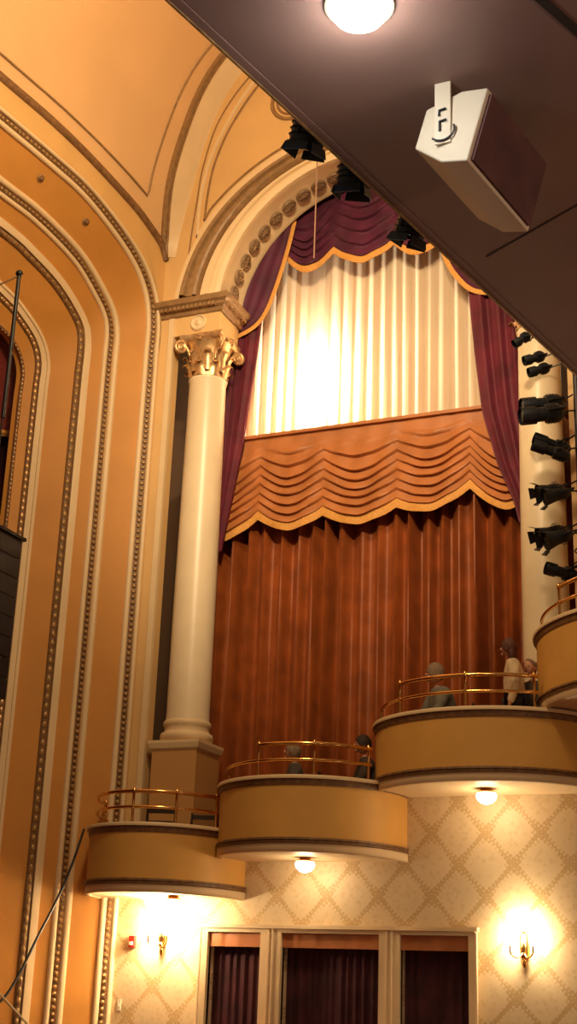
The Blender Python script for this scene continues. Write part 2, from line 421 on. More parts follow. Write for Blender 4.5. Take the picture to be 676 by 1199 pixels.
# rib mouldings
def patch_frames(j0, j1):
    A = []; Nn = []
    for i in range(90):
        t = (rows[j0][min(i+1, 89)]-rows[j0][max(i-1, 0)]).normalized(); a = rows[j1][i]-rows[j0][i]
        if a.length < 1e-4: a = rows[j1][5]-rows[j0][5]
        a = (a-t*a.dot(t)).normalized(); n_ = t.cross(a).normalized()
        if n_.dot(Vector((.4, -.3, -1))) < 0: n_ = -n_
        A.append(a); Nn.append(n_)
    return A, Nn
Aa, Na = patch_frames(0, 2)
mb = MB(); sweep(mb, rib, Aa, Na, [(-.06, 0), (-.055, .05), (-.03, .07), (.03, .07), (.055, .05), (.06, 0)]); struct(mb, 'trim_21', BROWN, True)
Ab, Nb = patch_frames(S, S-2)
mb = MB(); sweep(mb, c2, Ab, Nb, [(-.03, 0), (-.03, .05), (.01, .06), (.012, .03), (.05, .03), (.052, .055), (.09, .055), (.095, 0)]); struct(mb, 'trim_22', TAUPE, True)
# painted brown line inset in the vault panel
pts = []
def inset(i, from_rib, d):
    a = rows[0][i]; b_ = rows[S][i]; L = (b_-a).length
    s = d/max(L, .01); s = s if from_rib else 1-s
    j = min(S-1, max(0, int(s*S))); return rows[j][i].lerp(rows[j+1][i], min(1, max(0, s*S-j)))
i0 = next(i for i in range(90) if (c2[i]-rib[i]).length > .86)
pts = [inset(i, True, .43) for i in range(88, i0, -1)] + [inset(i0, True, .43)] + [inset(i, False, .43) for i in range(i0+1, 89)]
mb = MB(); mb.tube([p+Vector((.01, -.01, -.02)) for p in pts], .017, 6); struct(mb, 'trim_23', TAUPE, True)
# brown dark lines of the lunette and the spandrel panel outline
mb = MB()
def wallline(P, r=.02, closed=False, n=8):
    mb.tube(catmull([Vector((x, 16.99, z)) for x, z in P], n) if not closed else [Vector((x, 16.99, z)) for x, z in P], r, 6, closed)
wallline([(-9.34, 12.3), (-9.30, 12.9), (-9.25, 13.4), (-9.17, 14.1), (-8.93, 14.92), (-8.43, 15.63), (-7.8, 16.1), (-6.9, 16.4)], .014)
wallline([(-9.09, 13.05), (-9.05, 13.6), (-8.95, 14.15), (-8.69, 14.78), (-8.19, 15.49), (-7.6, 15.9)], .02)
arcp = [(MID-3.25*cos(a), 11.4+2.98*sin(a)) for a in [radians(t) for t in (38, 41, 46, 51, 56, 61, 66, 72, 80, 90)]]
wallline([(-9.09, 13.05)]+arcp, .02)
struct(mb, 'trim_24', TAUPE, True)
mb = MB()
wallline([(-9.2, 12.76), (-9.19, 13.4), (-9.10, 14.0), (-8.93, 14.5), (-8.56, 15.2), (-8.05, 15.8), (-7.4, 16.15)], .03)
wallline([(MID-3.14*cos(a), 11.4+2.90*sin(a)) for a in [radians(t) for t in range(28, 100, 6)]], .03)
struct(mb, 'trim_25', CREAM, True)
mb = MB()
for r, q in ((.36, .035), (.27, .022)):
    wallline([(-7.62+r*cos(2*pi*k/28), 15.0+r*sin(2*pi*k/28)) for k in range(28)], q, True)
struct(mb, 'trim_26', TAUPE, True)
# medallion above each capital
def medallion(x):
    mb = MB(); mb.lathe([(.135, 0), (.135, .02), (.115, .035), (.095, .012), (.06, .012), (.045, .03), (.001, .035)], (x, 17.0, 11.22), 20, Matrix.Rotation(pi/2, 3, 'X'), False)
    return mb.build('wall_medallion', CREAM, smooth=True)
tag(medallion(-9.08), 'round cream plaster medallion above the left gilded capital', 'medallion')
tag(medallion(-3.80), 'round cream plaster medallion above the right gilded capital', 'medallion')
# corner trim strip at the foot of wall between wallpaper and reveal
struct(MB().box((-9.84, 16.93, 0), (-9.74, 17.0, 2.6)), 'trim_27', CREAM)
# stage behind the reveal
struct(MB().box((-15, 6, 0), (-14.8, 17, 13)), 'wall_stage', DARK)

# socket lamps between mouldings on the soffit of the reveal
for (p, lab) in ((Vector((-10.47, 14.38, 12.50)), 'small brown recessed fitting on the arch band, nearer the picture edge'), (Vector((-10.27, 15.33, 12.32)), 'small brown recessed fitting on the arch band, nearer the gilt capital')):
    # drop onto the surface between outer and mid
    best = min(((outer[i].lerp(midc[i], s)-p).length, i, s) for i in range(40, 125) for s in (.4, .5, .6))
    q = outer[best[1]].lerp(midc[best[1]], best[2]); nn = (outer[best[1]+1]-outer[best[1]]).cross(midc[best[1]]-outer[best[1]]).normalized()
    if nn.dot(Vector((1, -.6, -.3))) < 0: nn = -nn
    rot = nn.to_track_quat('Z', 'Y').to_matrix()
    o = thing('arch_fitting', lab, 'light fitting', q)
    m_ = MB(); m_.lathe([(.055, -.01), (.06, .02), (.045, .03), (.04, .01)], q, 14, rot, False); m_.build('rim', TAUPE, o, True)
    m_ = MB(); m_.ball(q+nn*.02, .042, 8, 6); m_.build('socket', BROWN, o, True)

# ------------------------------------------------------------------ columns
def column(x, zb, label, zfloor):
    y = 17.34; t = thing('column', label, 'column', (x, y, zfloor))
    m_ = MB(); m_.box((x-.35, y-.35, zfloor), (x+.35, y+.35, 4.56)); m_.build('pedestal', mat('pedestal_paint', (.56, .30, .10), .6) if 'pedestal_paint' not in bpy.data.materials else bpy.data.materials['pedestal_paint'], t)
    m_ = MB()
    m_.grid([[(x+sx*(.35+d), y+sy*(.35+d), z) for sx, sy in ((-1,-1),(1,-1),(1,1),(-1,1),(-1,-1))] for d, z in ((0, 4.54), (.03, 4.57), (.05, 4.64), (.05, 4.68), (.0, 4.69), (-.34, 4.69))])
    m_.build('pedestal_cap', CREAM, t)
    m_ = MB(); m_.lathe([(.34, 4.69), (.37, 4.71), (.385, 4.76), (.37, 4.81), (.33, 4.83), (.32, 4.88), (.335, 4.91), (.35, 4.94), (.34, 4.98), (.318, 5.0)], (x, y, 0), 40); m_.build('base', CREAM, t, True)
    m_ = MB(); m_.lathe([(.318, 5.0), (.312, 5.1), (.310, 7.0), (.300, 8.6), (.287, 10.28), (.30, 10.30), (.305, 10.33), (.29, 10.35)], (x, y, 0), 40); m_.build('shaft', IVORY, t, True)
    # gilded corinthian capital
    cap = MB(); cap.lathe([(.27, 10.34), (.275, 10.5), (.29, 10.7), (.34, 10.88), (.38, 10.93)], (x, y, 0), 24)
    for row, (z0, h, nb, off, rr) in enumerate(((10.34, .26, 8, 0, .285), (10.42, .40, 8, pi/8, .29))):
        for k in range(nb):
            a = 2*pi*k/nb+off; er = Vector((cos(a), sin(a), 0)); et = Vector((-sin(a), cos(a), 0)); g = []
            for i in range(9):
                s = i/8; zz = z0+h*(s if s < .85 else .85-(s-.85)*1.1); rad = rr+.02+.03*s+(.10*max(0, s-.55)**1.2*2.2)
                ww = .095*(1-.25*s-.55*max(0, s-.7)*2)*(1+.16*sin(s*22))
                g.append([Vector((x, y, zz))+er*(rad-.02*abs(q)**2+.012*(1-abs(q)))+et*ww*q for q in (-1, -.6, -.25, 0, .25, .6, 1)])
            cap.grid(g)
    capo = cap.build('capital', GOLD, t, True)
    for k in range(4):
        a = pi/4+k*pi/2; er = Vector((cos(a), sin(a), 0)); v = MB(); P = []; rs = []
        for i in range(12): s = i/11; P.append(Vector((x, y, 10.62+.30*s))+er*(.30+.14*s*s)); rs.append(.022+.01*s)
        c0 = Vector((x, y, 10.84))+er*.47
        for i in range(26):
            s = i/25; an = pi*.75-s*3.3*pi; r_ = .11*(1-.78*s); P.append(c0+er*cos(an)*r_+Vector((0, 0, sin(an)*r_))); rs.append(.034-.012*s)
        v.tube(P, rs, 8); v.ball(c0, .04, 8, 6); v.build('volute', GOLD, capo, True)
        a2 = k*pi/2; er2 = Vector((cos(a2), sin(a2), 0)); fl = MB(); fc = Vector((x, y, 10.97))+er2*.37
        for q in range(5): fl.ball(fc+Vector((-sin(a2), cos(a2), 0))*.04*cos(q*2*pi/5)+Vector((0, 0, .04*sin(q*2*pi/5))), .032, 6, 5)
        fl.ball(fc+er2*.02, .03, 6, 5); fl.build('fleuron', GOLD, capo, True)
    ab = MB(); ring = []
    for zz, e in ((10.94, -.03), (10.97, .0), (11.03, .02), (11.04, .02)):
        row = []
        for k in range(4):
            for q in range(8):
                s = q/8; a = -3*pi/4+k*pi/2; p0 = Vector((cos(a), sin(a), 0))*.50; p1 = Vector((cos(a+pi/2), sin(a+pi/2), 0))*.50
                p = p0.lerp(p1, s); nn = Vector((cos(a+pi/4), sin(a+pi/4), 0)); p = p - nn*.05*sin(pi*s) + nn*e
                row.append((x+p.x, y+p.y, zz))
        row.append(row[0]); ring.append(row)
    ab.grid(ring); nb = len(ab.v); ab.f.append(tuple(range(0, 32))[::-1]); ab.f.append(tuple(range(nb-33, nb-1))); ab.build('abacus', GOLD, capo, True)
    return t
column(-9.03, 0, 'ivory column with gilded leafy capital on a square pedestal, left of the big curtain', 2.67)
column(-3.82, 0, 'ivory column with gilded leafy capital beside the stage spotlights, right of the big curtain', 3.95)

# ------------------------------------------------------------------ boxes (curved balconies)
def sup(a, hw, dp, e=2.7):
    c_, s_ = cos(a), sin(a)
    return (-hw*(abs(c_)**(2/e))*(1 if c_ >= 0 else -1), -dp*(abs(s_)**(2/e)))
NB = 60
def plan(cx, hw, dp, z, off=0):
    return [Vector((cx-(hw+off)*cos(pi*k/NB), 17.0-(dp+off)*sin(pi*k/NB), z)) for k in range(NB+1)]
PX = [-9.49, -8.11, -5.98, -3.83, 0.17]
def theatre_box(i, label):
    cx, hw, dp, zb, zt = BX[i]
    t = thing('theatre_box', label, 'balcony box', (cx, 17, zb))
    P = lambda z, off: plan(cx, hw, dp, z, off)
    g = MB(); g.grid([P(zb+.16, 0), P(zt-.12, 0), P(zt-.12, -.12), P(zb+.16, -.12)]); g.build('parapet', PARA, t, True)
    g = MB(); g.grid([P(zt-.12, -.02), P(zt-.12, .01), P(zt-.09, .02), P(zt-.05, .02), P(zt-.045, .035), P(zt-.04, -.02)]); g.build('upper_moulding', BROWN, t, True)
    g = MB(); g.grid([P(zt-.045, .0), P(zt-.045, .045), P(zt-.02, .05), P(zt, .04), P(zt, -.16), P(zt-.12, -.16), P(zt-.12, -.1)]); g.build('coping', CREAM, t, True)
    g = MB(); g.grid([P(zb+.17, -.01), P(zb+.17, .025), P(zb+.145, .03), P(zb+.14, .015), P(zb+.12, .015), P(zb+.115, .03), P(zb+.10, .025), P(zb+.10, -.01)]); g.build('lower_moulding', BROWN, t, True)
    g = MB(); g.grid([P(zb+.10, .01), P(zb+.01, .01), P(zb, 0), P(zb, -.06), P(zb+.015, -.07)])
    inner_ = P(zb+.015, -.07); g.grid([inner_, [Vector((p.x, 17.0, p.z)) for p in inner_]]); g.build('underside', CREAM, t, True)
    fl = P(zb+.15, -.02); g = MB(); g.grid([fl, [Vector((p.x, 17.0, p.z)) for p in fl]])
    g.box((PX[i], 17.0, zb+.10), (PX[i+1], 18.39, zb+.15))
    g.build('deck', FLOORM, t)
    return t
labs = ['lowest ochre balcony box with curved front, under the left column pedestal', 'ochre balcony box second from the bottom, before the rust curtain',
        'ochre balcony box where the grey-haired person sits, third from the bottom', 'topmost ochre balcony box, cut by the right edge of the photo']
for i in range(4): theatre_box(i, labs[i])
def railing(i, a0, angs, a1, label):
    cx, hw, dp, zb, zt = BX[i]; hw -= .07; dp -= .07
    t = thing('box_railing', label, 'railing', (cx, 17-dp, zt))
    def P(a, z): a = radians(a); return Vector((cx-hw*cos(a), 17-dp*sin(a), z))
    def arc_(s, z): return [P(s+(a1-s)*k/50, z) for k in range(51)]
    MB().tube(arc_(angs[0], zt+.40), .026, 10).build('top_rail', BRASS, t, True)
    MB().tube([P(a0, zt)]+arc_(a0, zt+.20), .021, 10).build('middle_rail', BRASS, t, True)
    for a in angs:
        x, y, _ = P(a, 0)
        p = MB(); p.lathe([(.035, zt), (.035, zt+.015), (.018, zt+.02), (.018, zt+.18), (.026, zt+.185), (.026, zt+.215), (.018, zt+.22), (.018, zt+.37), (.028, zt+.38), (.028, zt+.42), (.014, zt+.44), (.003, zt+.455)], (x, y, 0), 12)
        p.build('post', BRASS, t, True)
RAILS = [(5, [12, 93, 124, 153], 154), (14, [76, 112, 146], 148), (15, [51, 92, 127], 129), (8, [40, 90, 140, 172], 172)]
for i, lab in enumerate(['brass two-bar railing on the lowest box, before the pedestal', 'brass two-bar railing on the box second from the bottom',
        'brass two-bar railing in front of the grey-haired person', 'brass railing on the topmost box at the right edge']):
    railing(i, *RAILS[i], lab)

# ------------------------------------------------------------------ draperies
rnd = random.Random(4)
def vdrape(name, mat_, x0t, x1t, x0b, x1b, zt, zb, y, nf, amp, label=None, cat='curtain', parent=None, group=None, nx=None, nz=28, ledge=None, redge=None):
    nx = nx or nf*14; ph = [rnd.uniform(-1.3, 1.3) for _ in range(nf+3)]; am = [rnd.uniform(.3, 1.3) for _ in range(nf+3)]
    rws = []
    for j in range(nz+1):
        t = j/nz; z = zt+(zb-zt)*t; r = []
        xa = ledge(z) if ledge else x0t+(x0b-x0t)*t; xb = redge(z) if redge else x1t+(x1b-x1t)*t
        for i in range(nx+1):
            s = i/nx; q = s*nf; k = int(min(q, nf-1)); f_ = q-k
            a = am[k]*(1-f_)+am[k+1]*f_; p = ph[k]*(1-f_)+ph[k+1]*f_
            d = amp*a*(sin(2*pi*q+p+.35*sin(t*3+k))+.28*sin(4*pi*q+1.7*p+t*1.2))
            r.append((xa+(xb-xa)*s, y+d, z))
        rws.append(r)
    o = MB().grid(rws).build(name, mat_, parent, True)
    if label: tag(o, label, cat, group)
    return o
vdrape('cream_curtain', SHEER, -9.1, -3.7, -9.1, -3.7, 14.1, 9.45, 18.24, 27, .022, 'cream full-length curtain glowing in the top of the big arch', 'curtain')
vdrape('rust_curtain', RUST, -9.25, -3.6, -9.25, -3.6, 9.35, 2.8, 18.20, 22, .16, 'rust-red pleated curtain hanging behind the boxes below the valance', 'curtain')

def ledge_interp(P):
    P = sorted(P)
    def f(z):
        if z <= P[0][0]: return P[0][1]
        for (z0, a), (z1, b_) in zip(P, P[1:]):
            if z <= z1: return a+(b_-a)*(z-z0)/(z1-z0)
        return P[-1][1]
    return f
vdrape('side_drape', MAROOND, 0, 0, 0, 0, 11.9, 7.7, 17.80, 5, .035, 'narrow maroon drape falling behind the left column', 'curtain', 'x' and None,
       ledge=lambda z: -9.15, redge=ledge_interp([(7.7, -8.87), (7.95, -8.83), (8.6, -8.72), (9.45, -8.58), (10.84, -8.42), (11.6, -8.35), (12, -8.3)]))
vdrape('side_drape', MAROOND, 0, 0, 0, 0, 11.9, 7.7, 17.80, 6, .045, 'maroon drape falling beside the right column', 'curtain',
       ledge=ledge_interp([(7.7, -4.27), (8.02, -4.34), (8.6, -4.56), (9.45, -4.78), (10.4, -4.88), (11.4, -4.96), (12, -5.0)]), redge=lambda z: -3.62)

def swag_valance(name, mat_, knots, ztop, dips, y, rows, label, amp=.06, ztops=None, fr=.09, zfirst=.12):
    """Austrian valance: scallops gathered on cords at the knots."""
    t = thing(name, label, 'valance', ((knots[0][0]+knots[-1][0])/2, y, knots[0][1]))
    NZ = rows*9; cols = []; edge = []
    for k in range(len(knots)-1):
        (xa, za), (xb, zb_) = knots[k], knots[k+1]; n_ = 22
        for i in range(n_ + (1 if k == len(knots)-2 else 0)):
            s = i/n_; u = 2*s-1; x = xa+(xb-xa)*s; zk = za+(zb_-za)*s; dip = dips[k]
            hang = (1-abs(u)**1.6)
            zt = ztop(x) if callable(ztop) else ztop
            col = []
            for j in range(NZ+1):
                v = j/NZ; ss = max(0, (v-zfirst*.5)/(1-zfirst*.5))
                # bunching: at knots cloth climbs, between it hangs in U folds
                z = zt+(zk-zt)*v - dip*hang*min(1, v*2.6)*(1.45-.45*v)
                ph = ss*rows + .12*sin(3.1*k+9*v)*hang
                fr_ = ph-math.floor(ph)
                saw = (fr_**1.3)*(1 if fr_ < .8 else (1-fr_)/.2)
                d = (amp*(.45+.55*hang)*saw*min(1, v*7) + .05*hang*min(1, v*3) + .012*sin(17*x+5*v))
                if v <= zfirst*.4: d *= .3
                z -= amp*.55*saw*hang*min(1, v*6)
                col.append(Vector((x, y-d, z)))
            cols.append(col); edge.append(col[-1])
    return t, cols, edge, mat_
def finish_valance(v, clip=None, fr=.09):
    t, cols, edge, mat_ = v
    sw = MB().grid(cols).build('swags', mat_, t, True)
    g = MB(); g.grid([[p+Vector((0, -.012, .012)) for p in edge], [p+Vector((0, -.022, -fr*.5)) for p in edge], [p+Vector((0, -.012, -fr)) for p in edge], [p+Vector((0, .004, -fr)) for p in edge], [p+Vector((0, .004, .0)) for p in edge]])
    g.build('fringe', FRINGE, sw, True)
v = swag_valance('swag_valance', RUSTV, [(-9.35, 8.15), (-8.36, 8.34), (-7.30, 8.30), (-6.13, 8.30), (-5.01, 8.47), (-3.95, 8.35)], 9.60, [.20, .21, .21, .20, .33, .26], 17.99, 7,
                 'rust satin swagged valance with gold fringe across the middle of the arch', .10, zfirst=.34)
finish_valance(v, fr=.13)
tag(MB().box((-9.3, 17.93, 9.56), (-3.6, 18.10, 9.61)).build('valance_board', RUSTV), 'straight rust-covered board along the top of the rust valance', 'board')
# upper maroon valance follows the arch
def archtop(x):
    q = 2.6**2-(x-MID)**2; return min(13.95, ZC+sqrt(max(q, .3)))
v = swag_valance('swag_valance', MAROON, [(-8.05, 12.75), (-7.18, 12.66), (-6.17, 12.62), (-5.43, 12.50), (-4.85, 12.6)], lambda x: archtop(x)+.1, [.33, .26, .22, .2], 17.86, 6,
                 'maroon swagged valance with gold fringe under the crown of the arch', .09, zfirst=.05)
finish_valance(v, fr=.11)
def side_swag(outerP, innerP, label, y=17.76, nf=5):
    O = resample(catmull([Vector((x, 0, z)) for x, z in outerP], 8), 40); I = resample(catmull([Vector((x, 0, z)) for x, z in innerP], 8), 40)
    t = thing('side_swag', label, 'swag', (I[0].x, y, I[0].z)); rows_ = []; n_ = nf*9
    for i in range(n_+1):
        s = i/n_; r = []
        for j in range(40):
            p = O[j].lerp(I[j], s); q = s*nf; d = .05*(sin(pi*(q-math.floor(q)))**.7)*(.4+.6*sin(pi*j/39)) + .05*sin(pi*s)
            r.append(Vector((p.x, y-d, p.z)))
        rows_.append(r)
    MB().grid(rows_).build('cloth', MAROON, t, True)
    e = rows_[-1]; nrm = []
    for j in range(40):
        tg = (e[min(39, j+1)]-e[max(0, j-1)]).normalized(); nn = Vector((tg.z, 0, -tg.x)); nrm.append(nn if nn.dot(e[j]-rows_[0][j]) > 0 else -nn)
    g = MB(); g.grid([[e[j]+Vector((0, -.015, 0))-nrm[j]*.012 for j in range(40)], [e[j]+Vector((0, -.03, 0))+nrm[j]*.03 for j in range(40)], [e[j]+Vector((0, -.015, 0))+nrm[j]*.065 for j in range(40)], [e[j]+nrm[j]*.0 for j in range(40)]])
    g.build('fringe', FRINGE, t, True)
side_swag([(-8.0, 14.0), (-8.6, 13.3), (-9.0, 12.5), (-9.0, 11.8), (-8.95, 11.40)], [(-7.84, 13.6), (-7.87, 13.20), (-7.99, 12.62), (-8.16, 12.02), (-8.30, 11.66), (-8.48, 11.44), (-8.8, 11.30)], 'maroon side swag with gold edge at the left of the arch')
side_swag([(-5.0, 13.8), (-4.3, 13.2), (-3.9, 12.5), (-3.85, 11.8), (-3.9, 11.4)], [(-5.44, 12.75), (-5.38, 12.42), (-5.25, 12.0), (-5.12, 11.74), (-4.90, 11.47), (-4.62, 11.36), (-4.3, 11.36), (-4.0, 11.42)], 'maroon side swag with gold edge at the right of the arch')
# lamp glowing behind the cream curtain
t = thing('curtain_lamp', 'bright lamp shining through the cream curtain', 'lamp', (-7.55, 18.62, 9.7))
m_ = MB(); m_.lathe([(.10, 9.62), (.10, 9.66), (.02, 9.68), (.02, 10.45)], (-7.62, 18.66, 0), 14); m_.build('stand', BLACK, t, True)
m_ = MB(); m_.ball((-7.62, 18.66, 10.55), .12, 14, 10); m_.build('globe', GLOWW, t, True)
tag(MB().box((-9.3, 18.40, 9.56), (-3.6, 18.85, 9.62)).build('lamp_ledge', RUSTV), 'narrow rust ledge behind the cream curtain that carries the lamp', 'ledge')
lamp('curtain_lamp_glow', 'POINT', (-7.62, 18.47, 10.45), 620, (1, .85, .62), .1)

# ------------------------------------------------------------------ curtained openings at the foot of the wall
fr = MB()
for a, b_ in ((-8.41, -8.33), (-7.57, -7.28), (-5.95, -5.68), (-4.80, -4.72)): fr.box((a, 16.93, 0), (b_, 17.06, 2.12))
fr.box((-8.41, 16.93, 2.12), (-4.72, 17.06, 2.17)); fr.box((-8.45, 16.90, 2.17), (-4.68, 17.04, 2.22))
for a in (-8.43, -7.455, -7.395, -5.845, -5.785, -4.70): fr.tube([(a, 16.925, 0), (a, 16.925, 2.16)], .018, 6)
struct(fr, 'door_1', CREAM)
names = ['left', 'middle', 'right']
for k, (a, b_) in enumerate(bays):
    t = thing('opening_curtain', 'dark wine curtain under a rust pelmet in the %s opening below the boxes' % names[k], 'curtain', ((a+b_)/2, 17.14, .01))
    vdrape('cloth', WINE, a+.005, b_-.005, a+.005, b_-.005, 1.97, .02, 17.14, int((b_-a)/.11), .02, parent=t)
    vdrape('pelmet', RUSTV, a+.005, b_-.005, a+.005, b_-.005, 2.115, 1.94, 16.985, int((b_-a)/.3)+1, .006, parent=t)

# ------------------------------------------------------------------ ceiling lamps under the boxes, sconces
def box_lamp(x, y, z, label, P=10):
    t = thing('box_ceiling_lamp', label, 'lamp', (x, y, z))
    m_ = MB(); m_.lathe([(.07, z), (.075, z-.02), (.12, z-.03), (.125, z-.045), (.11, z-.05)], (x, y, 0), 24); m_.build('fitting', BRASS, t, True)
    m_ = MB(); m_.lathe([(.115, z-.048), (.128, z-.08), (.11, z-.13), (.07, z-.165), (.02, z-.18)], (x, y, 0), 24); m_.build('opal_bowl', GLOW, t, True)
    lamp('bowl_light', 'POINT', (x, y, z-.22), P, (1, .74, .44), .08).parent = None
box_lamp(-4.42, 16.45, 3.81, 'round lit opal lamp under the box with the grey-haired person', 9)
box_lamp(-6.80, 16.5, 3.01, 'round lit opal lamp under the second box from the bottom', 9)
box_lamp(-8.62, 16.45, 2.53, 'round lit opal lamp under the lowest box', 42)
def sconce(x, z, label, P):
    t = thing('wall_sconce', label, 'wall lamp', (x, 17, z))
    m_ = MB(); m_.lathe([(.05, -.2), (.06, -.1), (.055, .05), (.03, .1)], (x, 16.98, z), 12); m_.ball((x, 16.97, z-.26), .03, 8, 6, (1, 1, 2)); m_.build('backplate', BRASS, t, True)
    for s in (-1, 1):
        a = MB(); a.tube(catmull([(x, 16.95, z-.14), (x+s*.06, 16.88, z-.2), (x+s*.13, 16.84, z-.16), (x+s*.14, 16.83, z-.06)], 6), .011, 8); arm = a.build('arm', BRASS, t, True)
        b_ = MB(); b_.lathe([(.03, z-.06), (.05, z-.02), (.062, z+.06), (.075, z+.15), (.085, z+.17)], (x+s*.14, 16.83, 0), 18); b_.build('glass_shade', GLOW, arm, True)
    lamp('sconce_light', 'POINT', (x, 16.88, z+.05), P*1.7, (1, .78, .48), .09)
sconce(-4.12, 2.08, 'lit twin-shade brass sconce on the wallpaper, right of the curtained openings', 34)
sconce(-9.02, 2.12, 'lit twin-shade brass sconce on the wallpaper, left of the curtained openings', 80)
t = thing('fire_alarm', 'small red alarm device with white strobe on the wallpaper', 'alarm', (-9.47, 17, 1.97))
MB().box((-9.51, 16.94, 1.90), (-9.43, 17.0, 2.05)).build('housing', RED, t); MB().box((-9.49, 16.915, 1.93), (-9.45, 16.94, 1.975)).build('strobe', WHITEP, t)
t = thing('light_switch', 'small white switch plate on the wallpaper below the alarm', 'switch', (-9.62, 17, 1.17))
MB().box((-9.65, 16.985, 1.10), (-9.59, 17.0, 1.24)).build('plate', WHITEP, t); MB().box((-9.63, 16.972, 1.15), (-9.61, 16.985, 1.19)).build('rocker', WHITEP, t)

# ------------------------------------------------------------------ balcony overhang above the viewer
e0 = Vector((-2.31, 3.89, 0)); ed = (Vector((-1.49, 7.85, 0))-e0).normalized(); en = Vector((ed.y, -ed.x, 0))
def bal(a, b_, z): p = e0+ed*a+en*b_; return (p.x, p.y, z)
def slab(mb, a0, a1, b0, b1, z0, z1):
    mb.add([bal(a0, b0, z0), bal(a1, b0, z0), bal(a1, b1, z0), bal(a0, b1, z0), bal(a0, b0, z1), bal(a1, b0, z1), bal(a1, b1, z1), bal(a0, b1, z1)],
           [(0,3,2,1),(4,5,6,7),(0,1,5,4),(1,2,6,5),(2,3,7,6),(3,0,4,7)])
ZS = 5.05
s_ = MB(); slab(s_, -8, 12.6, 0.05, 9, ZS, ZS+.35)
struct(s_, 'ceiling_overhang', SOFF)
s_ = MB(); g0 = Vector((-.94, 4.40, 0)); gd = (Vector((-.82, 4.70, 0))-g0).normalized(); gn = Vector((gd.y, -gd.x, 0))
P4 = [g0-gd*3, g0+gd*12, g0+gd*12+gn*.04, g0-gd*3+gn*.04]
s_.add([(p.x, p.y, ZS-.006) for p in P4]+[(p.x, p.y, ZS) for p in P4], [(0,3,2,1),(4,5,6,7),(0,1,5,4),(1,2,6,5),(2,3,7,6),(3,0,4,7)])
P4 = [Vector((-1.64, 6.24, 0)), Vector((-.3, 5.43, 0)), Vector((-.3, 5.442, 0)), Vector((-1.64, 6.252, 0))]
s_.add([(p.x, p.y, ZS-.003) for p in P4]+[(p.x, p.y, ZS) for p in P4], [(0,3,2,1),(4,5,6,7),(0,1,5,4),(1,2,6,5),(2,3,7,6),(3,0,4,7)])
struct(s_, 'trim_28', DARK)
s_ = MB(); slab(s_, -8, 12.6, 0, .05, ZS-.004, ZS+.9); struct(s_, 'wall_balcony_front', SOFF)
s_ = MB(); slab(s_, -8, 12.6, .0, .010, ZS-.012, ZS-.004); struct(s_, 'trim_29', BEADD)
# lamp on the soffit
lc = Vector((-1.60, 4.18, ZS))
t = thing('soffit_lamp', 'glaring round lamp on the dark soffit at the top of the photo', 'lamp', lc)
m_ = MB(); m_.lathe([(.13, ZS), (.14, ZS-.012), (.115, ZS-.03)], (lc.x, lc.y, 0), 28); m_.build('rim', WHITEP, t, True)
m_ = MB(); m_.lathe([(.112, ZS-.025), (.10, ZS-.06), (.06, ZS-.085), (.01, ZS-.095)], (lc.x, lc.y, 0), 28); m_.build('lens', GLOWW, t, True)
lamp('soffit_lamp_light', 'POINT', (lc.x, lc.y, ZS-.25), 5, (.95, .93, .9), .06)

# white loudspeaker hung from the soffit
SP = {'A': (-1.573, 4.812, 4.777), 'B': (-1.521, 4.811, 4.962), 'C': (-1.351, 4.779, 4.994), 'D': (-1.23, 4.753, 4.963), 'E': (-1.325, 4.754, 4.624), 'F': (-1.445, 4.78, 4.661),
      'D2': (-1.112, 5.341, 4.932), 'E2': (-1.208, 5.342, 4.593)}
SP = {k: Vector(v) for k, v in SP.items()}; ax = (SP['D2']-SP['D']); Pn = [SP[k] for k in 'ABCDEF']; ctr = sum(Pn, Vector())/6
t = thing('hung_loudspeaker', 'off-white loudspeaker with brown grille hung from the soffit', 'loudspeaker', ctr)
m_ = MB(); m_.add(Pn+[p+ax for p in Pn], [(5,4,3,2,1,0), (6,7,8,9,10,11)]+[(i, (i+1) % 6, (i+1) % 6+6, i+6) for i in range(6)])
cab = m_.build('cabinet', WHITEP, t)
bv = cab.modifiers.new('bevel', 'BEVEL'); bv.width = .008; bv.segments = 2
wv = (SP['E']-SP['D']); fn = ax.cross(wv).normalized(); fn = fn if fn.x > 0 else -fn
q = [SP['D']+wv*.05+ax*.04, SP['E']-wv*.05+ax*.04, SP['E']-wv*.05+ax*.96, SP['D']+wv*.05+ax*.96]
m_ = MB(); m_.add([p+fn*.0 for p in q]+[p+fn*.014 for p in q], [(0,1,2,3), (7,6,5,4)]+[(i, (i+1) % 4, (i+1) % 4+4, i+4) for i in range(4)]); m_.build('grille', GRILLE, t)
axn = ax.normalized(); ec = (SP['B']+SP['C']+SP['E']+SP['F'])/4 + (SP['A']-ctr)*.12
upv = (SP['C']-SP['F']).normalized(); sdv = axn.cross(upv).normalized()
m_ = MB()
for e, off in ((0, -.014), (1, .014)):
    base_ = ec + ax*e + axn*off
    mt = Matrix((Vector((cos(.2), -sin(.2)*0, 0)), axn, Vector((0, 0, 1)))).transposed()
    topz = ZS; L = topz-base_.z+.06
    m_.obox((base_.x, base_.y, (topz+base_.z-.06)/2), (.07, .008, L), mt)
m_.obox(((2*ec+ax).x/2, (2*ec+ax).y/2, ZS-.005), (.07, ax.length+.04, .01), mt)
m_.build('bracket', WHITEP, t)
m_ = MB()
arc_ = [ec - axn*.024 + Vector((1, 0, 0))*.055*sin(a) - Vector((0, 0, 1))*(.05*cos(a)+.0) for a in [radians(x) for x in range(-50, 120, 10)]]
m_.tube(arc_, .005, 6); m_.tube([ec-axn*.024+Vector((-.01, 0, .0)), ec-axn*.024+Vector((-.01, 0, .045)), ec-axn*.024+Vector((.02, 0, .05))], .006, 6)
